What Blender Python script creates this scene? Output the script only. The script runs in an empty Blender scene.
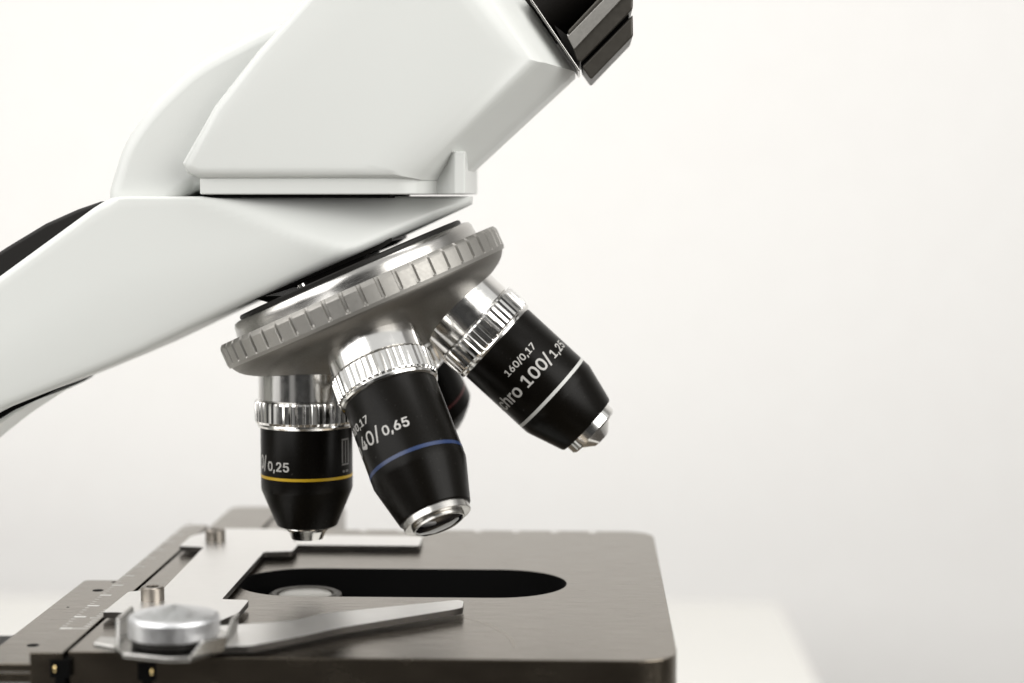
import bpy, bmesh, math, random
from mathutils import Vector, Matrix
random.seed(7)
S = 0.001                      # all numbers below are millimetres
scene = bpy.context.scene
col = scene.collection
PI = math.pi
R = math.radians

# ------------------------------------------------------------------ helpers
def V(x, y, z): return Vector((x, y, z)) * S

def finish(name, bm, mats, parent=None, smooth=35, bevel=None, recalc=True):
    if recalc:
        bmesh.ops.recalc_face_normals(bm, faces=bm.faces[:])
    me = bpy.data.meshes.new(name)
    bm.to_mesh(me); bm.free()
    if not isinstance(mats, (list, tuple)): mats = [mats]
    for m in mats: me.materials.append(m)
    ob = bpy.data.objects.new(name, me)
    col.objects.link(ob)
    if parent is not None: ob.parent = parent
    me.shade_smooth()
    if smooth is not None and not bevel:
        me.set_sharp_from_angle(angle=R(smooth))
    if bevel:
        w, seg = bevel
        b = ob.modifiers.new('bevel', 'BEVEL')
        b.width = w * S; b.segments = seg; b.limit_method = 'ANGLE'; b.angle_limit = R(28)
        b.use_clamp_overlap = True; b.harden_normals = True
        me.set_sharp_from_angle(angle=R(80))
    return ob

def prism(bm, pts, a0, a1, plane='XZ', mat=0, edge_mat=None):
    """extrude a polygon: 'XZ' along Y, 'XY' along Z"""
    def P(p, a):
        return V(p[0], a, p[1]) if plane == 'XZ' else V(p[0], p[1], a)
    lo = [bm.verts.new(P(p, a0)) for p in pts]
    hi = [bm.verts.new(P(p, a1)) for p in pts]
    n = len(pts); fs = []
    fs.append(bm.faces.new(lo)); fs.append(bm.faces.new(hi[::-1]))
    for i in range(n):
        j = (i + 1) % n
        fs.append(bm.faces.new((lo[i], hi[i], hi[j], lo[j])))
    for k, f in enumerate(fs): f.material_index = mat if (k < 2 or edge_mat is None) else edge_mat
    return bm

def box(bm, x0, x1, y0, y1, z0, z1, mat=0):
    return prism(bm, [(x0, y0), (x1, y0), (x1, y1), (x0, y1)], z0, z1, 'XY', mat)

def lathe(bm, prof, n=96, M=None, rad=None, mat=0):
    """prof: [(r, h)] with the axis pointing down: h grows along -Z.  rad(i, k, r) may modulate the radius"""
    rows = []
    for k, (r, h) in enumerate(prof):
        if r < 1e-6:
            p = V(0, 0, -h); rows.append([bm.verts.new(M @ p if M else p)])
        else:
            row = []
            for i in range(n):
                a = 2 * PI * i / n
                rr = rad(i, k, r) if rad else r
                p = V(rr * math.sin(a), -rr * math.cos(a), -h)
                row.append(bm.verts.new(M @ p if M else p))
            rows.append(row)
    for A, B in zip(rows, rows[1:]):
        for i in range(n):
            j = (i + 1) % n
            if len(A) == 1 and len(B) == 1: continue
            if len(A) == 1: f = bm.faces.new((A[0], B[j], B[i]))
            elif len(B) == 1: f = bm.faces.new((A[i], A[j], B[0]))
            else: f = bm.faces.new((A[i], A[j], B[j], B[i]))
            f.material_index = mat
    return bm

def rounded(pts, r, seg=6):
    """round the corners of a polygon; r is a number or one number per corner"""
    out = []; n = len(pts)
    for i in range(n):
        rr = r[i] if isinstance(r, (list, tuple)) else r
        p = Vector(pts[i]); a = Vector(pts[i - 1]) - p; b = Vector(pts[(i + 1) % n]) - p
        if rr <= 0: out.append(tuple(p)); continue
        rr = min(rr, a.length * .45, b.length * .45)
        p0 = p + a.normalized() * rr; p1 = p + b.normalized() * rr
        for k in range(seg + 1):
            t = k / seg
            q = p0 * (1 - t) ** 2 + p * 2 * t * (1 - t) + p1 * t * t
            out.append((q.x, q.y))
    return out

def empty(name, loc):
    o = bpy.data.objects.new(name, None); o.empty_display_size = .02
    o.location = loc; col.objects.link(o); return o

# ------------------------------------------------------------------ materials
def mat(name, base, rough=.4, metal=0., coat=0., coat_rough=.05, spec=.5, aniso=0., ior=1.5):
    m = bpy.data.materials.new(name); m.use_nodes = True
    b = m.node_tree.nodes['Principled BSDF']
    b.inputs['Base Color'].default_value = (*base, 1)
    b.inputs['Roughness'].default_value = rough
    b.inputs['Metallic'].default_value = metal
    b.inputs['Coat Weight'].default_value = coat
    b.inputs['Coat Roughness'].default_value = coat_rough
    b.inputs['Specular IOR Level'].default_value = spec
    b.inputs['IOR'].default_value = ior
    return m

def nodes(m):
    return m.node_tree.nodes, m.node_tree.links, m.node_tree.nodes['Principled BSDF']

def add_noise(m, scale, stretch=(1, 1, 1), bump=.0, bump_dist=.00005, rough=None, colour=None, detail=4, frac=.5):
    """procedural unevenness in object space: bump, roughness range (lo, hi) and colour pair"""
    N, L, b = nodes(m)
    tc = N.new('ShaderNodeTexCoord'); mp = N.new('ShaderNodeMapping')
    mp.inputs['Scale'].default_value = stretch
    nz = N.new('ShaderNodeTexNoise'); nz.inputs['Scale'].default_value = scale
    nz.inputs['Detail'].default_value = detail; nz.inputs['Roughness'].default_value = frac
    L.new(tc.outputs['Object'], mp.inputs['Vector']); L.new(mp.outputs['Vector'], nz.inputs['Vector'])
    if rough:
        mr = N.new('ShaderNodeMapRange')
        mr.inputs['From Min'].default_value = .3; mr.inputs['From Max'].default_value = .7
        mr.inputs['To Min'].default_value, mr.inputs['To Max'].default_value = rough
        L.new(nz.outputs['Fac'], mr.inputs['Value']); L.new(mr.outputs['Result'], b.inputs['Roughness'])
    if colour:
        mx = N.new('ShaderNodeValToRGB')
        mx.color_ramp.elements[0].position = .35; mx.color_ramp.elements[1].position = .65
        mx.color_ramp.elements[0].color = (*colour[0], 1); mx.color_ramp.elements[1].color = (*colour[1], 1)
        L.new(nz.outputs['Fac'], mx.inputs['Fac']); L.new(mx.outputs['Color'], b.inputs['Base Color'])
    if bump:
        bp = N.new('ShaderNodeBump'); bp.inputs['Strength'].default_value = bump
        bp.inputs['Distance'].default_value = bump_dist
        prev = b.inputs['Normal'].links[0].from_socket if b.inputs['Normal'].links else None
        L.new(nz.outputs['Fac'], bp.inputs['Height'])
        if prev: L.new(prev, bp.inputs['Normal'])
        L.new(bp.outputs['Normal'], b.inputs['Normal'])
    return m

def add_dust(m, amount=.62, scale=900, tint=(.35, .33, .3)):
    """fine light dust specks mixed into the base colour"""
    N, L, b = nodes(m)
    tc = N.new('ShaderNodeTexCoord'); nz = N.new('ShaderNodeTexNoise')
    nz.inputs['Scale'].default_value = scale; nz.inputs['Detail'].default_value = 1
    rp = N.new('ShaderNodeValToRGB')
    rp.color_ramp.elements[0].position = amount; rp.color_ramp.elements[1].position = amount + .08
    L.new(tc.outputs['Object'], nz.inputs['Vector']); L.new(nz.outputs['Fac'], rp.inputs['Fac'])
    mx = N.new('ShaderNodeMix'); mx.data_type = 'RGBA'
    src = b.inputs['Base Color'].links[0].from_socket if b.inputs['Base Color'].links else None
    L.new(rp.outputs['Color'], mx.inputs['Factor'])
    if src: L.new(src, mx.inputs[6])
    else: mx.inputs[6].default_value = b.inputs['Base Color'].default_value
    mx.inputs[7].default_value = (*tint, 1)
    L.new(mx.outputs[2], b.inputs['Base Color'])
    return m

WHITE = add_noise(mat('white enamel', (.60, .612, .592), .42, coat=.15, coat_rough=.25), 2000, bump=.22, bump_dist=.00005, detail=3)
WALLM = add_noise(mat('wall paint', (.87, .86, .845), .75), 60, bump=.15, bump_dist=.0005, colour=((.865, .855, .84), (.875, .867, .852)))
TABLEM = add_noise(mat('table laminate', (.66, .65, .62), .45), 25, rough=(.4, .5))
FLOORM = add_noise(mat('floor', (.10, .09, .08), .5), 12, colour=((.09, .08, .07), (.12, .11, .10)))
CHROME = add_noise(mat('chrome', (.76, .75, .73), .14, 1.0), 700, rough=(.11, .20))
SATIN = add_noise(mat('satin metal', (.33, .32, .30), .5, 1.0), 1800, bump=.08, bump_dist=.00003, rough=(.47, .57))
CASTM = add_noise(mat('bead blasted metal', (.20, .19, .172), .5, 1.0), 2200, bump=.12, bump_dist=.00003, rough=(.44, .54))
POLISH = add_noise(mat('turned metal', (.46, .45, .43), .22, 1.0), 500, stretch=(1, 1, 30), rough=(.18, .28))
def spun(m, amount):
    N, L, b = nodes(m)
    t = N.new('ShaderNodeTangent'); t.direction_type = 'RADIAL'; t.axis = 'Z'
    b.inputs['Anisotropic'].default_value = amount; L.new(t.outputs['Tangent'], b.inputs['Tangent'])
    return m
STEEL = add_noise(mat('brushed steel sheet', (.80, .79, .775), .33, 1.0), 240, stretch=(1, 14, 1), rough=(.30, .42), bump=.05, bump_dist=.00003)
ALU = add_noise(mat('spun aluminium', (.70, .705, .715), .36, 1.0), 600, rough=(.32, .42))
SCREWM = add_noise(mat('screw steel', (.27, .245, .215), .4, 1.0), 900, rough=(.34, .46))
BLACK = add_noise(mat('black barrel lacquer', (.0030, .0024, .0016), .36, spec=.11), 3500, bump=.06, bump_dist=.00002, rough=(.27, .36))
BLACK = add_dust(BLACK, .74, 1500, (.03, .028, .026))
RUBBER = mat('black matt plastic', (.008, .007, .006), .5, spec=.25)
DARKM = add_noise(mat('dark anodised metal', (.055, .050, .042), .42, .55), 900, rough=(.38, .5))
STAGEM = add_noise(mat('black anodised stage', (.178, .153, .121), .24, 1.0), 300, stretch=(.35, 5, 1), rough=(.20, .29), bump=.02, bump_dist=.00002)
STAGEM = add_dust(STAGEM, .72, 1100, (.09, .085, .08))
PIT = mat('recess shade', (.0015, .0015, .0015), .7, spec=.06)  # near-black colour stands in for the shade inside slots, gaps and holes
spun(ALU, .35)
SHADEDGE = add_noise(mat('shaded edge steel', (.07, .065, .06), .5, 1.0), 1500, bump=.3, bump_dist=.00008, rough=(.4, .6))  # plate sides coloured dark to carry the shadow along their edges
PAINTW = mat('white print', (.44, .43, .41), .5)
TICKM = mat('grey engraved paint', (.55, .54, .52), .5)
YELLOW = mat('yellow ring paint', (.48, .30, .008), .35)
BLUE = mat('blue ring paint', (.008, .025, .088), .35)
SILVERP = mat('pale grey ring paint', (.52, .52, .50), .4)
RED = mat('red ring paint', (.07, .006, .006), .35)
GLASS = mat('coated lens glass', (.004, .004, .006), .04, spec=.8, ior=1.6)
FROST = mat('frosted condenser glass', (.36, .35, .32), .22, spec=.6)
BRASS = mat('brass ball', (.75, .58, .28), .12, 1.0)

# ------------------------------------------------------------------ the microscope
GROUND = -150.0
scope = empty('microscope', (0, 0, GROUND * S))
scope['label'] = 'white laboratory microscope with four objectives on a silver nosepiece above a black stage'
scope['category'] = 'microscope'

def part(ob, parent=None, label=None, up=True):
    """parts of the root sit in world millimetres; the root stands on the table"""
    if parent is None:
        ob.parent = scope
        ob.location = (0, 0, -GROUND * S) if up else ob.location
    else:
        ob.parent = parent
    if label: ob['label'] = label
    return ob

# ---- arm: cross-sections lofted along X, near face tapering towards the nose
def smax(v, k=3.0): return .5 * (v + math.sqrt(v * v + k * k)) - .5 * k * math.exp(-abs(v) / 8)
def interp(tab, x):
    for (x0, a), (x1, b) in zip(tab, tab[1:]):
        if x <= x1: return a + (b - a) * (x - x0) / (x1 - x0)
    return tab[-1][1]
TOP = [(-104, 39), (-62, 69.8), (-41.5, 84.4), (-38.6, 86.1), (-35.5, 86.5), (40, 86.5)]
BOT = [(-104, 14), (-80, 31), (-62.6, 40.6), (-50, 45.6), (-40.7, 49.4), (-33, 52.7), (-25.6, 56.2), (-8.3, 64.4), (6, 70.7), (22, 77.7), (38.2, 85.0), (40, 85.6)]
def arm_w(x, z):
    xc = -18 + (86.5 - z) * 2.55
    w = 24 - .30 * smax(x - xc, 1.2)
    if x > 32.5:
        w *= math.sqrt(max(0.02, 1 - ((x - 32.5) / 5.6) ** 2))
    return w
def build_arm():
    bm = bmesh.new(); rings = []
    xs = [-104 + i * 2.0 for i in range(70)] + [35 + .5 * i for i in range(9)]
    xs = [x for x in xs if x < 37.6] + [37.6]
    for x in xs:
        zt, zb = interp(TOP, x), interp(BOT, x)
        h = zt - zb
        loop = []
        rb, rt = min(2.2, h * .4), min(2.0 if x < -36 else .7, h * .3)
        near = []
        for k in range(6):                                   # lower fillet
            a = R(90 * k / 5); near.append((rb * (1 - math.sin(a)), zb + rb * (1 - math.cos(a))))
        for k in range(1, 16):
            near.append((0, zb + rb + (h - rb - rt) * k / 16))
        near = [(i_ + 1.8 * max(0, 1 - (z_ - zb) / (.55 * h)) ** 2, z_) for i_, z_ in near]
        for k in range(6):
            a = R(90 * k / 5); near.append((rt * (1 - math.cos(a)), zt - rt + rt * math.sin(a)))
        for inset, z in near:
            loop.append((x, -(max(.6, arm_w(x, z)) - min(inset, max(.6, arm_w(x, z)) * .8)), z))
        for inset, z in near[::-1]:
            loop.append((x, max(.6, arm_w(x, z)) - min(inset, max(.6, arm_w(x, z)) * .8), z))
        rings.append([bm.verts.new(V(*p)) for p in loop])
    for A, B in zip(rings, rings[1:]):
        n = len(A)
        for i in range(n):
            j = (i + 1) % n
            bm.faces.new((A[i], A[j], B[j], B[i]))
    bm.faces.new(rings[0]); bm.faces.new(rings[-1][::-1])
    return finish('arm', bm, WHITE, smooth=30)
arm = part(build_arm())

bm = bmesh.new()
prism(bm, rounded([(-108, 60), (-108, -140), (-82, -140), (-88, 6), (-78, 27), (-66.4, 36.2), (-57.3, 42.0), (-49, 46.8), (-42.7, 48.9), (-36, 56), (-60, 62)], [8, 0, 0, 10, 6, 4, 2, 0, 0, 3, 6]), -13, 13)
pillar = part(finish('pillar', bm, WHITE, bevel=(2.5, 4)))
bm = bmesh.new()
prism(bm, rounded([(-125, -62), (70, -62), (70, 62), (-125, 62)], 14), GROUND + .5, -132, 'XY')
foot = part(finish('base', bm, WHITE, bevel=(4, 4)))
bm = bmesh.new()
prism(bm, [(-75, 32.0), (-62.6, 39.6), (-55, 43.0), (-52.5, 44.4), (-55, 44.2), (-62.6, 41.4), (-75, 34)], -16, 16)
part(finish('seam_shade_strip', bm, PIT), arm)  # solid black strip stands in for the shadow line under the arm
bm = bmesh.new()
box(bm, -100, -12, -18, 18, -30, -18)
stage_arm = part(finish('stage_bracket', bm, RUBBER, bevel=(1.5, 3)))
bm = bmesh.new()
prism(bm, [(-95, 44), (-95, 52), (-78, 66.0), (-63.4, 75.4), (-54.6, 80.6), (-47.5, 83.7), (-41.6, 85.7), (-41, 84), (-64, 64)], -15, 15)
spine = part(finish('spine_cover', bm, RUBBER, bevel=(1.2, 3)), label='black plastic cover along the back of the white arm')

# ---- head housing
HV = [(-18.4, 90.0), (-21.5, 91.2), (-22.6, 93.6), (-15.6, 105.6), (-6.2, 117.2), (3.2, 127.3), (14.2, 139.8), (43.8, 137.8), (60.6, 113.3), (37.6, 92.2), (36.2, 90.0)]
HG = ['C', 'C', 'L', 'L', 'L', 'L', 'T', 'E', 'R', 'F', 'B']
def inset_poly(d):
    n = len(HV); lines = []
    for i in range(n):
        p = Vector(HV[i]); q = Vector(HV[(i + 1) % n]); t = (q - p).normalized()
        nrm = Vector((t.y, -t.x))                     # interior side for this winding
        lines.append((p + nrm * d[HG[i]], t))
    out = []
    for i in range(n):
        p, t = lines[i - 1]; q, u = lines[i]
        den = t.x * u.y - t.y * u.x
        s = ((q.x - p.x) * u.y - (q.y - p.y) * u.x) / den
        w = p + t * s; out.append((w.x, w.y))
    return out
HR = [(12.0, dict(L=0, T=0, E=0, R=0, F=0, B=0, C=0)),
      (15.0, dict(L=0, T=0, E=1.2, R=1.4, F=2.3, B=0, C=0)),
      (19.0, dict(L=0, T=0, E=2.9, R=3.3, F=4.6, B=0, C=0)),
      (23.0, dict(L=0.1, T=0, E=4.6, R=5.2, F=6.9, B=0, C=.1)),
      (24.6, dict(L=.5, T=.5, E=5.6, R=6.1, F=8.0, B=.3, C=.4)),
      (25.7, dict(L=.8, T=1.0, E=7.0, R=7.9, F=10, B=.7, C=.75)),
      (26.5, dict(L=1.3, T=1.7, E=9.0, R=9.9, F=12.4, B=1.2, C=1.25)),
      (26.9, dict(L=1.8, T=2.5, E=11, R=12.2, F=15, B=1.8, C=1.8)),
      (27.0, dict(L=2.4, T=3.6, E=13.5, R=15, F=18.2, B=2.6, C=2.5))]
bm = bmesh.new(); rings = []
for y, d in [(-y, d) for y, d in HR[::-1]] + HR:
    rings.append([bm.verts.new(V(p[0], y, p[1])) for p in inset_poly(d)])
for A, B in zip(rings, rings[1:]):
    for i in range(len(A)):
        j = (i + 1) % len(A); bm.faces.new((A[i], A[j], B[j], B[i]))
bm.faces.new(rings[0]); bm.faces.new(rings[-1][::-1])
ed = [e for e in bm.edges if len(e.link_faces) == 2 and e.calc_face_angle(0) > R(40) and e.verts[0].co.y * e.verts[1].co.y < 0]
head = finish('head', bm, WHITE, smooth=38)
head = part(head)
bm = bmesh.new()
prism(bm, rounded([(-39.2, 79.0), (-39.7, 87.6), (-36.3, 98.2), (-30.4, 106.0), (-21.2, 114.4), (-13.0, 118.8), (-5.0, 122.6), (4, 124.5), (12, 110), (12, 88.5), (-20, 88.5), (-33, 79.0)], [0, 1, 6, 6, 6, 6, 3, 0, 0, 0, 0, 0]), -20, 20)
hb = part(finish('rear_housing', bm, WHITE, bevel=(7, 8)), head)
bm = bmesh.new()
fp = [(-18.6, -24.9), (20, -24.9), (24.4, -24.4), (27.0, -23.2), (28.4, -21.6), (30.6, -18.8), (33.2, -15.0), (35.2, -12.2)]
prism(bm, rounded(fp + [(x_, -y_) for x_, y_ in fp[::-1]], [.5, 6, 3, 2, 2, 2, 2, .5] + [.5, 2, 2, 2, 2, 3, 6, .5]), 86.92, 90.4, 'XY')
part(finish('flange', bm, WHITE, bevel=(.35, 3)), head)
bm = bmesh.new()
bp = [(37.5, -23), (35.3, -23), (34.5, -21.6), (33.4, -19.9), (31.8, -18.4), (29.6, -17.2)]
prism(bm, bp + [(x_, -y_) for x_, y_ in bp[::-1]], 86.95, 96.0, 'XY')
part(finish('front_block', bm, WHITE, bevel=(.35, 3)), head)
bm = bmesh.new()
box(bm, -18.0, 21.5, -23.6, 23.6, 86.2, 87.4)
part(finish('seam_shade_block', bm, PIT), head)  # black block stands in for the shade deep in the head seam

# ---- eyepiece seat at the upper end of the head
AX = Vector((.731, 0, .682)).normalized()
def axis_matrix(origin, direction):
    z = -direction.normalized(); y = Vector((0, 1, 0)); y = (y - z * y.dot(z)).normalized(); x = y.cross(z)
    M = Matrix((x, y, z)).transposed().to_4x4(); M.translation = origin * S
    return M
bm = bmesh.new()
lathe(bm, [(0, -6), (12.8, -6), (13.2, 3), (13.2, 42), (12.4, 43), (0, 43)], 72, axis_matrix(Vector((49, 0, 131)), AX))
tube = part(finish('eyepiece_tube', bm, RUBBER), label='black eyepiece tube at the top of the head')
bm = bmesh.new()
prism(bm, [(51.0, 127.9), (51.4, 128.2), (61.7, 113.2), (61.3, 112.9)], -19, 4)
part(finish('seat_plate', bm, POLISH, bevel=(.2, 2)), tube)
bm = bmesh.new()
prism(bm, [(59.0, 121.4), (61.0, 115.2), (61.9, 114.9), (72.8, 126.0), (72.8, 133.5), (70.5, 133.5)], -19, 8)
part(finish('upper_hinge_plate', bm, DARKM, bevel=(1.3, 3)), tube)
bm = bmesh.new()
prism(bm, [(62.0, 114.0), (64.0, 111.2), (72.9, 120.4), (72.8, 124.9)], -18, 8)
part(finish('lower_hinge_plate', bm, DARKM, bevel=(.5, 3)), tube)
bm = bmesh.new()
prism(bm, [(61.8, 115.2), (62.1, 113.7), (72.0, 124.0), (72.0, 126.2)], -16, 7)
part(finish('hinge_gap', bm, PIT), tube)
bm = bmesh.new()
prism(bm, [(59.0, 120.2), (60.4, 117.5), (72.0, 129.7), (70.3, 131.6)], -19.6, 8)
wedge = bmesh.new(); prism(wedge, [(56.2, 122.8), (60.4, 114.2), (61.8, 116), (60.0, 119.8)], -17, 5)
part(finish('seat_wedge', wedge, RUBBER), tube)
part(finish('seat_rim', bm, SATIN, bevel=(.15, 2)), tube)

# ---- nosepiece (tilted 22.6 degrees); h runs down its axis from the apex
APEX = Vector((0, 0, 93.4)); HALF = R(23.7); LSH = 47.2
NA = Vector((math.sin(HALF), 0, -math.cos(HALF)))
NM = axis_matrix(APEX, NA)
nb = bmesh.new()
lathe(nb, [(20, 30.5), (33.1, 34.5), (33.1, 34.9), (32.8, 35.5), (32.1, 36.5), (31.0, 37.5), (29.4, 38.5), (27.0, 39.7), (9.5, 47.5), (0, 48.2)], 128)
nose = finish('nosepiece', nb, CASTM, smooth=40)
nose.parent = scope
nose.matrix_local = Matrix.Translation((0, 0, -GROUND * S)) @ NM

bm = bmesh.new()
NP = 52; KK = 16
prow = [(30.5, 29.3), (33.1, 29.35), (33.6, 29.95), (33.75, 30.4), (33.75, 33.2), (33.75, 33.8), (33.75, 34.15), (33.5, 34.9), (30.5, 34.95)]
gdep = [0, .30, .5, .55, .55, .40, .0, 0, 0]
def ring_rad(i, k, r):
    g = (i % KK)
    f = 1.0 if g in (0, 1, 2) else 0
    return r - gdep[k] * f
lathe(bm, prow, NP * KK, rad=ring_rad)
part(finish('grip_ring', bm, SATIN, smooth=14), nose)
bm = bmesh.new()
lathe(bm, [(0, 26.0), (27.6, 26.0), (28.5, 26.3), (28.95, 27.1), (29.0, 28.0), (29.3, 29.8), (0, 29.8)], 128)
part(finish('upper_disc', bm, POLISH, smooth=30), nose)
bm = bmesh.new(); lathe(bm, [(0, 25.0), (26.6, 25.0), (26.9, 25.3), (26.9, 26.1), (0, 26.1)], 96)
part(finish('disc_cap', bm, RUBBER), nose)

# fixed mount between the arm and the nosepiece
bm = bmesh.new()
prism(bm, [(-9.2, 64.4), (-5.0, 63.2), (15.4, 71.7), (15.2, 74.4), (-8.0, 65.6)], -15, 15)
mount = part(finish('nosepiece_mount', bm, RUBBER, bevel=(.3, 2)), label='black fixed mount between the arm and the nosepiece')
bm = bmesh.new()
prism(bm, [(-9.6, 65.2), (-8.4, 64.2), (19.0, 75.3), (21.4, 76.9), (21.2, 77.6)], -17, 17)
part(finish('mount_plate', bm, RUBBER), mount)
bm = bmesh.new()
prism(bm, [(-6.2, 65.0), (1.0, 65.0), (1.0, 67.0), (.2, 67.0)], -17.5, -14.6)
part(finish('detent_spring', bm, CHROME, bevel=(.15, 2)), mount)
bm = bmesh.new()
lathe(bm, [(0, 0), (1.0, 0), (1.0, 3.4), (0, 3.4)], 24, axis_matrix(Vector((1.5, -16.6, 67.6)), NA))
part(finish('detent_screw', bm, CHROME), mount)

# ---- objective lenses
try:                                    # the interface typeface that ships with Blender itself
    import os
    FONT = bpy.data.fonts.load(os.path.join(bpy.utils.system_resource('DATAFILES', path='fonts'), 'Inter.woff2'))
except Exception:
    FONT = None
def text_mesh(txt, bold):
    cu = bpy.data.curves.new('lettering', 'FONT'); cu.body = txt; cu.offset = bold; cu.resolution_u = 4
    if FONT: cu.font = FONT
    to = bpy.data.objects.new('lettering', cu); col.objects.link(to)
    dg = bpy.context.evaluated_depsgraph_get(); dg.update()
    me = bpy.data.meshes.new_from_object(to.evaluated_get(dg))
    bpy.data.objects.remove(to); bpy.data.curves.remove(cu)
    return me
_m = text_mesh('H', 0); CAP = max(v.co.y for v in _m.vertices); bpy.data.meshes.remove(_m)
def letters(txt, s0, s1, base_h, height, r, name, parent, bold=.015, rot=0.0, lift=.03):
    """white printing wrapped round the barrel: s = arc position in mm, base_h = baseline below the shoulder"""
    me = text_mesh(txt, 0)
    bm = bmesh.new()
    for k_, (ox, oy) in enumerate(((-1, -.7), (-1, .7), (1, -.7), (1, .7), (0, 0))):
        n0 = len(bm.verts); bm.from_mesh(me); bm.verts.ensure_lookup_table()
        for v in bm.verts[n0:]:
            v.co.x += ox * bold; v.co.y += oy * bold; v.co.z = k_
    bpy.data.meshes.remove(me)
    xs = [v.co.x for v in bm.verts]; ys = [v.co.y for v in bm.verts]
    x0, x1 = min(xs), max(xs)
    sx = (s1 - s0) / (x1 - x0); sy = height / CAP
    for v in bm.verts:
        v.co.x = s0 + (v.co.x - x0) * sx; v.co.y *= sy; v.co.z *= .004 * S
    bmesh.ops.triangulate(bm, faces=bm.faces[:])
    x = s0 + .35
    while x < s1:
        bmesh.ops.bisect_plane(bm, geom=bm.verts[:] + bm.edges[:] + bm.faces[:], plane_co=(x, 0, 0), plane_no=(1, 0, 0))
        x += .35
    for v in bm.verts:
        a = v.co.x / r; h = base_h - v.co.y; q = r + lift + v.co.z / S
        v.co = V(q * math.sin(a), -q * math.cos(a), -h)
    for f in bm.faces:
        f.normal_update(); c = f.calc_center_median()
        if f.normal.dot(Vector((c.x, c.y, 0))) < 0: f.normal_flip()
    me = bpy.data.meshes.new(name); bm.to_mesh(me); bm.free(); me.materials.append(PAINTW)
    ob = bpy.data.objects.new(name, me); col.objects.link(ob); ob.parent = parent
    return ob

def objective(dirn, barrel, collar, knurl, lip, band, bandmat, tip, lens, label, flutes=48, tipmat=None):
    bm = bmesh.new(); lathe(bm, barrel, 112)
    ob = finish('objective_lens', bm, BLACK, smooth=24)
    z = -dirn.normalized(); y = Vector((0, 1, 0)); y = (y - z * y.dot(z)).normalized(); x = y.cross(z)
    M = Matrix((x, y, z)).transposed().to_4x4()
    M.translation = (APEX + dirn.normalized() * LSH - Vector((0, 0, GROUND))) * S
    ob.parent = scope; ob.matrix_local = M
    ob['label'] = label
    bm = bmesh.new(); lathe(bm, collar, 96); finish('mounting_collar', bm, CHROME, ob, smooth=24)
    pat = [0, 0, 0, 0, .0, .18, .34, .18]; n = flutes * len(pat)
    bm = bmesh.new()
    nrow = len(knurl)
    def kr(i, k, r): return r - (pat[i % len(pat)] if 0 < k < nrow - 1 else .25)
    lathe(bm, knurl, n, rad=kr)
    finish('knurled_grip', bm, CHROME, ob, smooth=18)
    bm = bmesh.new(); lathe(bm, lip, 96); finish('polished_rim', bm, CHROME, ob, smooth=24)
    if band:
        bm = bmesh.new(); lathe(bm, band, 112); finish('colour_band', bm, bandmat, ob)
    bm = bmesh.new(); lathe(bm, tip, 72); finish('tip_ring', bm, tipmat or CHROME, ob, smooth=22)
    bm = bmesh.new(); lathe(bm, lens, 64); finish('front_lens', bm, GLASS, ob, smooth=50)
    return ob

DIR10 = Vector((0, 0, -1))
DIR100 = Vector((math.sin(2 * HALF), 0, -math.cos(2 * HALF)))
c_, s_ = math.cos(HALF), math.sin(HALF)
DIR40 = c_ * NA + s_ * Vector((0, -1, 0))
DIR4 = c_ * NA + s_ * Vector((0, 1, 0))

o10 = objective(DIR10,
    [(9.8, 11.2), (10.2, 11.5), (10.35, 11.9), (10.35, 21.95), (10.28, 22.0), (10.28, 22.8), (10.35, 22.85), (10.35, 25.2), (10.2, 25.9), (6.9, 33.9), (6.5, 34.2), (4.0, 34.2)],
    [(10.75, -2), (10.75, 5.0), (10.3, 5.2), (10.3, 5.6)],
    [(10.6, 5.3), (11.45, 5.45), (11.6, 5.9), (11.6, 9.9), (11.3, 10.45), (10.6, 10.5)],
    [(10.5, 10.3), (10.95, 10.5), (11.05, 10.9), (10.9, 11.35), (10.3, 11.6)],
    [(10.2, 22.08), (10.37, 22.1), (10.37, 22.74), (10.2, 22.76)], YELLOW,
    [(4.2, 34.0), (5.7, 34.05), (5.6, 34.6), (4.5, 35.3), (4.1, 36.0), (3.5, 37.2), (2.6, 37.3), (2.4, 36.9)],
    [(2.5, 37.0), (1.6, 36.8), (0, 36.7)],
    'black objective with a yellow ring, pointing straight down at the stage')
letters('Achro', -24.2, -15.2, 20.5, 2.9, 10.35, 'lettering', o10)
letters('10/', -14.2, -9.3, 20.5, 3.0, 10.35, 'lettering', o10)
letters('0,25', -8.6, -2.5, 20.6, 2.0, 10.35, 'lettering', o10)
letters('160/0,17', -23.5, -14.0, 16.0, 1.55, 10.35, 'lettering', o10)

def wrap_bar(bm, s0, s1, h0, h1, r):
    n = max(1, int((s1 - s0) / .3)); prev = None
    for i in range(n + 1):
        a_ = (s0 + (s1 - s0) * i / n) / r
        cur = [bm.verts.new(V(r * math.sin(a_), -r * math.cos(a_), -h)) for h in (h0, h1)]
        if prev: bm.faces.new((prev[0], cur[0], cur[1], prev[1]))
        prev = cur
bm = bmesh.new()
for s0, s1, h0, h1 in ((10.3, 10.8, 14.2, 19.2), (11.5, 11.9, 14.2, 19.2), (12.7, 13.2, 14.2, 19.2), (10.3, 13.2, 13.7, 14.1), (10.3, 13.2, 19.3, 19.7), (10.6, 11.4, 20.8, 21.3), (11.8, 12.9, 20.8, 21.3)):
    wrap_bar(bm, s0, s1, h0, h1, 10.38)
finish('maker_emblem', bm, mat('grey print', (.12, .115, .11), .5), o10)

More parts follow.
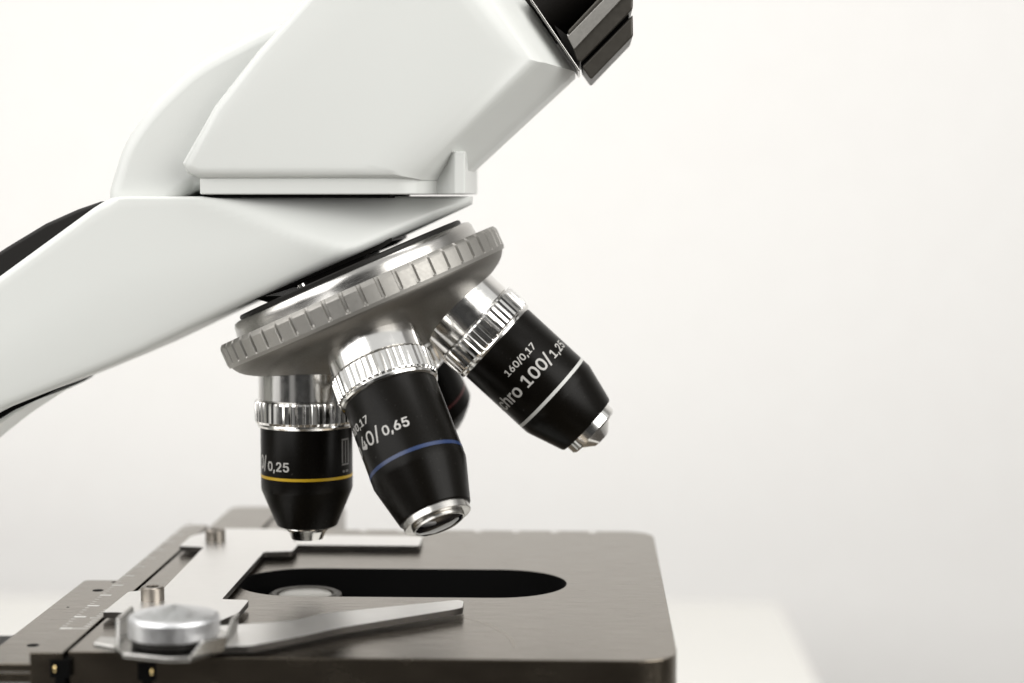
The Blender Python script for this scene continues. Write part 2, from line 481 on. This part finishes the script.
LBAR = [(9.8, 11.0), (10.15, 11.25), (10.3, 11.7), (10.3, 27.5), (10.22, 27.55), (10.22, 28.25), (10.3, 28.3), (10.3, 29.9), (10.15, 30.6), (7.85, 38.4), (7.6, 38.75), (5.0, 38.75)]
LCOL = [(10.3, -2), (10.3, 4.5), (9.9, 4.7), (9.9, 5.1)]
LKN = [(10.2, 4.8), (10.95, 4.95), (11.1, 5.4), (11.1, 9.9), (10.9, 10.25), (10.2, 10.3)]
LLIP = [(10.2, 10.0), (10.75, 10.25), (10.9, 10.7), (10.75, 11.15), (10.1, 11.5)]
LBAND = [(10.1, 27.48), (10.34, 27.5), (10.34, 28.3), (10.1, 28.32)]
LBAR40 = LBAR[:-3] + [(7.85, 39.3), (7.6, 39.6), (5.0, 39.6)]
o40 = objective(DIR40, LBAR40, LCOL, LKN, LLIP, LBAND, BLUE,
    [(6.6, 39.4), (7.2, 39.45), (7.3, 39.6), (7.3, 41.0), (7.2, 41.1), (5.75, 41.1), (5.65, 41.2), (5.65, 41.9), (5.5, 42.0), (5.3, 42.0), (5.2, 41.8)],
    [(5.3, 41.9), (4.6, 42.4), (2.4, 42.8), (0, 42.9)],
    'black objective with a blue ring, nearest the camera and tilted towards it', tipmat=POLISH)
letters('Achro', -21.2, -11.7, 22.9, 3.0, 10.3, 'lettering', o40)
letters('40/', -10.2, -3.7, 22.9, 3.0, 10.3, 'lettering', o40, bold=.006)
letters('0,65', -2.9, 3.1, 22.8, 2.0, 10.3, 'lettering', o40)
letters('160/0,17', -15.0, -5.2, 18.2, 1.6, 10.3, 'lettering', o40)

o100 = objective(DIR100, LBAR, LCOL, LKN, LLIP, [(10.1, 27.5), (10.33, 27.52), (10.33, 28.28), (10.1, 28.3)], SILVERP,
    [(5.5, 38.5), (6.55, 38.6), (6.65, 38.8), (6.65, 40.7), (6.3, 41.1), (4.9, 41.2), (4.6, 41.4), (2.2, 43.4), (1.6, 43.5)],
    [(1.7, 43.5), (0, 43.4)],
    'black objective with a pale grey ring, slanting out to the right')
letters('Achro', -14.8, -3.3, 23.0, 2.9, 10.3, 'lettering', o100)
letters('100/', -1.8, 6.7, 23.0, 2.75, 10.3, 'lettering', o100)
letters('1,25', 7.4, 13.6, 23.0, 1.95, 10.3, 'lettering', o100)
letters('160/0,17', -3.0, 6.3, 18.2, 1.5, 10.3, 'lettering', o100)

o4 = objective(DIR4,
    [(9.8, 8.6), (10.4, 9.0), (10.6, 9.5), (10.6, 18.6), (10.52, 18.65), (10.52, 19.3), (10.6, 19.35), (10.6, 22.4), (9.8, 23.8), (7.6, 26.4), (7.0, 26.8), (5, 26.8)],
    [(10.3, -2), (10.3, 3.0), (9.9, 3.1), (9.9, 3.4)],
    [(10.2, 3.2), (10.95, 3.35), (11.1, 3.8), (11.1, 7.4), (10.9, 7.9), (10.2, 8.0)],
    [(10.2, 7.8), (10.75, 8.0), (10.9, 8.4), (10.75, 8.7), (10.1, 9.0)],
    [(10.4, 18.65), (10.62, 18.67), (10.62, 19.28), (10.4, 19.3)], RED,
    [(5, 26.6), (6.2, 26.7), (6.2, 27.8), (5.6, 28.2), (4.6, 28.2)],
    [(4.8, 28.0), (2.5, 27.8), (0, 27.7)],
    'short black objective with a red ring, half hidden at the back')

# ---- stage
def slot_loop(bm, x0, x1, r, n=20):
    pts = []
    for k in range(n + 1):
        a = R(90 + 180 * k / n); pts.append((x0 + r * math.cos(a), r * math.sin(a)))
    for k in range(n + 1):
        a = R(-90 + 180 * k / n); pts.append((x1 + r * math.cos(a), r * math.sin(a)))
    return pts
def plate_with_slot(outer, hole, z0, z1, ch=.22):
    """top face with a hole, walls, chamfered outer rim"""
    bm = bmesh.new()
    def loop(pts, z): return [bm.verts.new(V(p[0], p[1], z)) for p in pts]
    def shrink(pts, d):
        cx = sum(p[0] for p in pts) / len(pts); cy = sum(p[1] for p in pts) / len(pts)
        out = []; n = len(pts)
        for i in range(n):
            a = Vector(pts[i - 1]); b = Vector(pts[(i + 1) % n]); t = (b - a).normalized()
            nn = Vector((-t.y, t.x))
            if nn.dot(Vector((cx, cy)) - Vector(pts[i])) < 0: nn = -nn
            out.append((pts[i][0] + nn.x * d, pts[i][1] + nn.y * d))
        return out
    rowsO = [loop(shrink(outer, ch), z1), loop(shrink(outer, ch * .3), z1 - ch * .3), loop(outer, z1 - ch), loop(outer, z0)]
    rowsH = [loop(shrink(hole, -.2), z1), loop(hole, z1 - .25), loop(hole, z0)]
    for rows in (rowsO, rowsH):
        for A, B in zip(rows, rows[1:]):
            for i in range(len(A)):
                j = (i + 1) % len(A); bm.faces.new((A[i], A[j], B[j], B[i]))
    for O, H in ((rowsO[0], rowsH[0]), (rowsO[-1], rowsH[-1])):
        es = []
        for L in (O, H):
            for i in range(len(L)):
                es.append(bm.edges.get((L[i], L[(i + 1) % len(L)])))
        bmesh.ops.triangle_fill(bm, edges=es, use_beauty=True)
    return bm
so = rounded([(-21.0, -75), (80.6, -75), (80.6, 62.5), (-21.0, 62.5)], [.01, 9, 9, .01], 10)
bm = plate_with_slot(so, [(x_, y_ - 4.8) for x_, y_ in slot_loop(bm, .6, 43.4, 15.4)], -11, 0)
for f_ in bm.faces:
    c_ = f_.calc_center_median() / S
    if -16 < c_.x < 60 and abs(c_.y + 4.8) < 15.8 and c_.z < -.01: f_.material_index = 1  # slot walls get the near-black shade colour
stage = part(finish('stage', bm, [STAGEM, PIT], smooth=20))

def sub(name, bm, m, parent, **k): return finish(name, bm, m, parent, **k)
# guide rail beside the stage plate and its continuation at the rear
bm = bmesh.new()
prism(bm, rounded([(-35.3, -72.2), (-21.4, -72.2), (-21.4, 97), (-35.3, 97)], [.2, .2, 1, 4]), -11, .1, 'XY')
sub('guide_rail', bm, STAGEM, stage, bevel=(.25, 2))
bm = bmesh.new()
prism(bm, rounded([(-20.6, 63), (-3.5, 63), (-3.5, 97), (-20.6, 97)], 1), -11, -.1, 'XY')
sub('rear_slide', bm, STAGEM, stage, bevel=(.3, 2))
bm = bmesh.new()
box(bm, -36.2, -20.8, -70, 60, -12, -1.6)
sub('rail_gap', bm, PIT, stage)
# scale bar
bm = bmesh.new()
prism(bm, rounded([(-42.4, -73.5), (-36.1, -73.5), (-36.1, 67), (-42.4, 67)], [.2, .2, .5, 2]), -14, .15, 'XY')
ruler = sub('scale_bar', bm, STAGEM, stage, bevel=(.25, 2))
bm = bmesh.new()
for k in range(12):
    y = -53.2 + k * 10.55
    box(bm, -42.15, -39.7, y - .5, y + .5, .12, .17)
    for q in range(1, 5):
        box(bm, -42.15, -41.3, y + q * 2.11 - .12, y + q * 2.11 + .12, .12, .17)
for k in range(10):
    y = -53.2 + k * 1.9
    box(bm, -39.7 if k == 0 else (-38.6 if k == 5 else -37.7), -36.5, y - .2, y + .2, .12, .17)
sub('graduation', bm, TICKM, ruler)
bm = bmesh.new()
for k in range(7):
    x = 5.6 + k * 9.9
    box(bm, x - .9, x + .9, 59.4, 61.6, -.02, .03)
sub('graduation', bm, TICKM, stage)
# faint arc rubbed into the enamel by the clip finger
bm = bmesh.new(); prev = None
for k in range(25):
    t = k / 24; a_ = R(4 + 50 * t)
    cx, cy, rr = 8.5, -68.0, 41.0
    cur = [bm.verts.new(V(cx + (rr + dr) * math.cos(a_), cy + (rr + dr) * math.sin(a_), .012)) for dr in (-.28, .28)]
    if prev: bm.faces.new((prev[0], cur[0], cur[1], prev[1]))
    prev = cur
sub('wear_mark', bm, mat('rubbed enamel', (.24, .21, .17), .30, 1.0), stage)
# lower outer plate with screw holes
bm = bmesh.new()
prism(bm, rounded([(-52.6, -73.6), (-42.0, -73.6), (-42.0, 5), (-52.6, 5)], [.3, 0, 0, 1.5]), -3.6, -2, 'XY')
prism(bm, [(-52.2, -72.6), (-42.0, -72.6), (-42.0, 4), (-52.2, 4)], -5.9, -4.1, 'XY')
outer = sub('outer_plate', bm, STAGEM, stage, bevel=(.2, 2))
bm = bmesh.new()
box(bm, -52.0, -42.0, -72.2, -60, -4.1, -3.6); box(bm, -52.0, -42.0, -72.8, -60, -12, -5.9)
sub('gap_light_strip', bm, ALU, stage)  # bright metal stands in for light showing between the plates
for (x, y) in ((-46.0, -58.8), (-46.6, -6.4), (-45.2, 2.8), (-48.6, -24)):
    rr = 1.25 if y != 2.8 else .6
    if y == -24: rr = .3
    bm = bmesh.new(); lathe(bm, [(0, 0), (rr, 0), (rr, .5), (0, .5)], 28, Matrix.Translation(V(x, y, -1.97)))
    sub('screw_hole', bm, PIT, stage)
# ball races in the front of the rail
for x, w, fy in ((-36.6, 3.6, -73.6), (-19.6, 3.4, -75.1)):
    bm = bmesh.new(); box(bm, x - w / 2, x + w / 2, fy - .15, -70, -4.6, -1.2)
    box(bm, x - .9, x + .9, fy - .12, -70, -12, -4.6)
    race = sub('ball_race', bm, PIT, stage)
    bm = bmesh.new(); bmesh.ops.create_uvsphere(bm, u_segments=20, v_segments=12, radius=.55 * S, matrix=Matrix.Translation(V(x - .9 if x < -30 else x + 1.0, fy, -2.9)) @ Matrix.Diagonal((.7, 1, 1.4, 1)))
    sub('bearing_ball', bm, BRASS, stage)

# condenser seen down the slot
bm = bmesh.new()
lathe(bm, [(0, 3.2), (6.2, 3.2), (6.5, 2.7), (7.4, 2.5), (8.2, 2.9), (8.4, 4), (8.4, 14), (14, 16), (14, 40), (0, 40)], 72, Matrix.Translation(V(0, -4.2, 0)))
cond = part(finish('condenser', bm, DARKM, smooth=28))
bm = bmesh.new(); lathe(bm, [(0, 2.2), (3.5, 2.3), (5.6, 2.65), (6.3, 3.3)], 56, Matrix.Translation(V(0, -4.2, 0)))
sub('condenser_lens', bm, FROST, cond, smooth=60)

# ---- slide holder
bm = bmesh.new()
pl = [(-35.2, -46.4), (-31.2, -46.4), (-30.6, -50), (-24, -60), (-12, -60), (-9.5, -52.5), (-7.4, -46), (-7.4, -33.6), (-13.3, -33.0), (-13.4, 20.0), (-6.8, 21.2), (-6.7, 29), (-8.8, 36), (-8.8, 45), (-14, 51.5),
      (-30.5, 51.5), (-35.2, 40), (-35.2, 26.8), (-29.0, 25.8), (-28.0, -23.5), (-34.8, -26.2)]
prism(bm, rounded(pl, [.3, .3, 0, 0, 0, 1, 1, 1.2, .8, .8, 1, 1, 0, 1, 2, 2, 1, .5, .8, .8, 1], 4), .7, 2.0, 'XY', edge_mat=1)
holder = part(finish('slide_holder', bm, [STEEL, SHADEDGE], bevel=(.09, 2)), label='bright steel slide holder lying on the black stage')
bm = bmesh.new()
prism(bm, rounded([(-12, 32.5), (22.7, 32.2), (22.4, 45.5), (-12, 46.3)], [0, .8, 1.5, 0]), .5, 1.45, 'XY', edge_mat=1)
sub('fixed_jaw', bm, [STEEL, SHADEDGE], holder, bevel=(.09, 2))
bm = bmesh.new()
lv = [(-16, -63), (-9.9, -58.2), (2.0, -54.3), (6.3, -51.8), (9.6, -46.6), (13, -44.6), (36.4, -32.2), (37.7, -33.5), (37.9, -39.6), (36.2, -41.6), (15.0, -58.8), (8.2, -66.7), (0, -74.5), (-10, -76)]
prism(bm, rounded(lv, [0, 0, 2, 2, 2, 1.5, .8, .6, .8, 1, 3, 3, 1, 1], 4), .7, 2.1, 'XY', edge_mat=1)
lever = sub('finger_lever', bm, [STEEL, SHADEDGE], holder, bevel=(.10, 2))
for (x, y) in ((-27.7, -34.4), (-27.8, 34.2)):
    bm = bmesh.new()
    lathe(bm, [(1.25, 3.4), (1.25, .05), (1.5, 0), (2.2, 0), (2.45, .25), (2.45, 2.9)][::-1] if False else
          [(0, 1.3), (1.25, 1.3), (1.25, .1), (1.4, 0), (2.15, 0), (2.45, .3), (2.45, 2.95)], 48, Matrix.Translation(V(x, y, 4.9)))
    sc = sub('screw', bm, SCREWM, holder, smooth=30)
    bm = bmesh.new(); lathe(bm, [(0, 0), (1.28, 0)], 6, Matrix.Translation(V(x, y, 4.9 - 1.2)))
    sub('hex_socket', bm, PIT, holder)
KX, KY = -14.6, -73.6
bm = bmesh.new()
lathe(bm, [(0, -1.9), (.4, -1.85), (7.9, .05), (8.35, .3), (8.6, .75), (8.6, 3.8), (8.3, 4.1), (6, 4.1)], 96, Matrix.Translation(V(KX, KY, 7.9)))
knob = sub('clamp_knob', bm, ALU, holder, smooth=14)
bm = bmesh.new()
lathe(bm, [(0, 3.7), (8.0, 3.7), (8.0, 5.3), (7.4, 5.6), (0, 5.6)], 72, Matrix.Translation(V(KX, KY, 8.0)))
sub('knob_base', bm, RUBBER, holder)
bm = bmesh.new()                               # chromed strap folded up round the knob
fl = [(-25.2, -77), (-22.5, -81.5), (-14.0, -84.5), (-9.5, -84.2), (-4.6, -76), (-4.6, -66), (-9, -60), (-24, -60)]
prism(bm, fl, 1.2, 2.2, 'XY')
def tab(bm, pts, t):
    a = [bm.verts.new(V(*p)) for p in pts]; b = [bm.verts.new(V(p[0] + t[0], p[1] + t[1], p[2] + t[2])) for p in pts]
    bm.faces.new(a); bm.faces.new(b[::-1])
    for i in range(len(pts)):
        j = (i + 1) % len(pts); bm.faces.new((a[i], b[i], b[j], a[j]))
tab(bm, [(-25.2, -77, 1.3), (-25.0, -61, 1.3), (-26.2, -61, 6.6), (-26.2, -72, 6.6)], (.8, 0, 0))
tab(bm, [(-4.9, -76, 1.3), (-4.9, -62, 1.3), (-4.2, -62, 5.6), (-4.2, -67, 5.8)], (-.8, 0, 0))
tab(bm, [(-10.0, -84.0, 1.5), (-4.6, -76, 1.5), (-3.4, -77, 4.6), (-7.4, -82.0, 4.6)], (-.5, .7, 0))
tab(bm, [(-25.0, -77.5, 1.3), (-29.6, -75.5, 1.5), (-29.6, -70.5, 1.5), (-25.0, -70.5, 1.3)], (0, 0, 1.2))
strap = sub('knob_strap', bm, POLISH, holder, bevel=(.3, 3))

# ------------------------------------------------------------------ table, wall, floor
bm = bmesh.new()
prism(bm, rounded([(-900, -230), (178, -230), (178, 676), (-900, 676)], 14), GROUND - 26, GROUND, 'XY')
top = finish('table', bm, TABLEM, bevel=(3, 3))
top['label'] = 'plain white tabletop with a rounded corner, out of focus behind the black stage'; top['category'] = 'table'
for x in (-860, 140):
    for y in (-190, 636):
        bm = bmesh.new(); box(bm, x - 22, x + 22, y - 22, y + 22, -880, GROUND - 26.2)
        finish('leg', bm, TABLEM, top, bevel=(2, 2))
bm = bmesh.new(); box(bm, -6000, 6000, 860, 900, -900, 3200)
wall = finish('wall', bm, WALLM); wall['kind'] = 'structure'
bm = bmesh.new(); box(bm, -6000, 6000, -4000, 859.5, -900, -880)
floor = finish('floor', bm, FLOORM); floor['kind'] = 'structure'

# ------------------------------------------------------------------ light
w = bpy.data.worlds.new('World'); scene.world = w; w.use_nodes = True
N, L = w.node_tree.nodes, w.node_tree.links
bg = N['Background']
tc = N.new('ShaderNodeTexCoord'); sp = N.new('ShaderNodeSeparateXYZ')
L.new(tc.outputs['Generated'], sp.inputs[0])
at = N.new('ShaderNodeMath'); at.operation = 'ARCTAN2'
L.new(sp.outputs['X'], at.inputs[0]); L.new(sp.outputs['Y'], at.inputs[1])     # 0 = straight ahead, +-pi = behind the camera
mr = N.new('ShaderNodeMapRange')
mr.inputs['From Min'].default_value = -PI; mr.inputs['From Max'].default_value = PI
L.new(at.outputs[0], mr.inputs['Value'])
rp = N.new('ShaderNodeValToRGB'); cr = rp.color_ramp; cr.interpolation = 'EASE'
# made-up surroundings: bright and dark bands added for streaks in the metal reflections
stops = [(0.00, .07), (.045, .05), (.06, .35), (.08, .38), (.095, .04), (.15, .04), (.165, .9), (.23, 1.2), (.25, .8), (.40, 1.0), (.60, 1.0),
         (.72, 1.2), (.745, .85), (.757, .08), (.818, .07), (.828, 1.2), (.862, 1.1), (.872, .04), (.91, .035), (.92, .30), (.94, .28), (.955, .05), (1.0, .07)]
while len(cr.elements) > 1: cr.elements.remove(cr.elements[-1])
cr.elements[0].position = stops[0][0]; cr.elements[0].color = (stops[0][1],) * 3 + (1,)
for p, v in stops[1:]:
    e = cr.elements.new(p); e.color = (v, v * .985, v * .96, 1)
L.new(mr.outputs['Result'], rp.inputs['Fac'])
er = N.new('ShaderNodeMapRange'); er.interpolation_type = 'SMOOTHSTEP'
er.inputs['From Min'].default_value = .35; er.inputs['From Max'].default_value = .75
L.new(sp.outputs['Z'], er.inputs['Value'])
mx = N.new('ShaderNodeMix'); mx.data_type = 'RGBA'
L.new(er.outputs['Result'], mx.inputs['Factor']); L.new(rp.outputs['Color'], mx.inputs[6]); mx.inputs[7].default_value = (1.0, 1.0, .985, 1)
L.new(mx.outputs[2], bg.inputs['Color'])
bg.inputs['Strength'].default_value = .75

def lamp(name, loc, target, size, power, colour=(1, 1, 1), sy=None):
    li = bpy.data.lights.new(name, 'AREA'); li.energy = power; li.color = colour
    li.shape = 'RECTANGLE'; li.size = size * S; li.size_y = (sy or size) * S
    o = bpy.data.objects.new(name, li); col.objects.link(o)
    o.location = V(*loc); d = V(*target) - V(*loc)
    o.rotation_euler = d.to_track_quat('-Z', 'Y').to_euler()
    return o
lamp('softbox_lamp', (-420, 120, 620), (0, 0, 60), 420, 1.8, (1, .99, .97))
lamp('front_fill', (-540, -720, 430), (0, 0, 60), 600, 4.0, (1, .99, .98))  # unseen fill added to brighten the camera-facing surfaces
lamp('side_fill', (720, -520, 380), (30, 0, 90), 800, 8.6, (1, .985, .955))  # unseen fill added to lift the lower right facet of the head
lamp('wall_wash_fill', (330, -60, 1350), (300, 880, -60), 700, 6.6, (1, .977, .95))  # unseen wash added to brighten the rear wall
lamp('left_wall_fill', (-900, -300, 330), (60, 880, -60), 600, 3.0, (1, .978, .95))  # unseen fill added at the left to even out the wall, no window there

# ------------------------------------------------------------------ camera
f = 1900.0
pitch = math.atan((195 - 341.5) / f); yaw = math.atan((585 - 512) / f * math.cos(pitch))
cam = bpy.data.cameras.new('camera'); co = bpy.data.objects.new('camera', cam); col.objects.link(co)
cam.sensor_width = 36; cam.lens = f / 1024 * 36
cam.clip_start = .01; cam.clip_end = 50
co.location = V(62.8, -425, 86.8)
co.rotation_euler = (PI / 2 + pitch, 0, yaw)
cam.dof.use_dof = True; cam.dof.focus_distance = .408; cam.dof.aperture_fstop = 8.8; cam.dof.aperture_blades = 7
scene.camera = co

scene.view_settings.view_transform = 'Standard'; scene.view_settings.look = 'None'
scene.view_settings.exposure = .10; scene.view_settings.gamma = 1
scene.render.engine = 'CYCLES'
scene.cycles.use_denoising = True
scene.cycles.max_bounces = 8
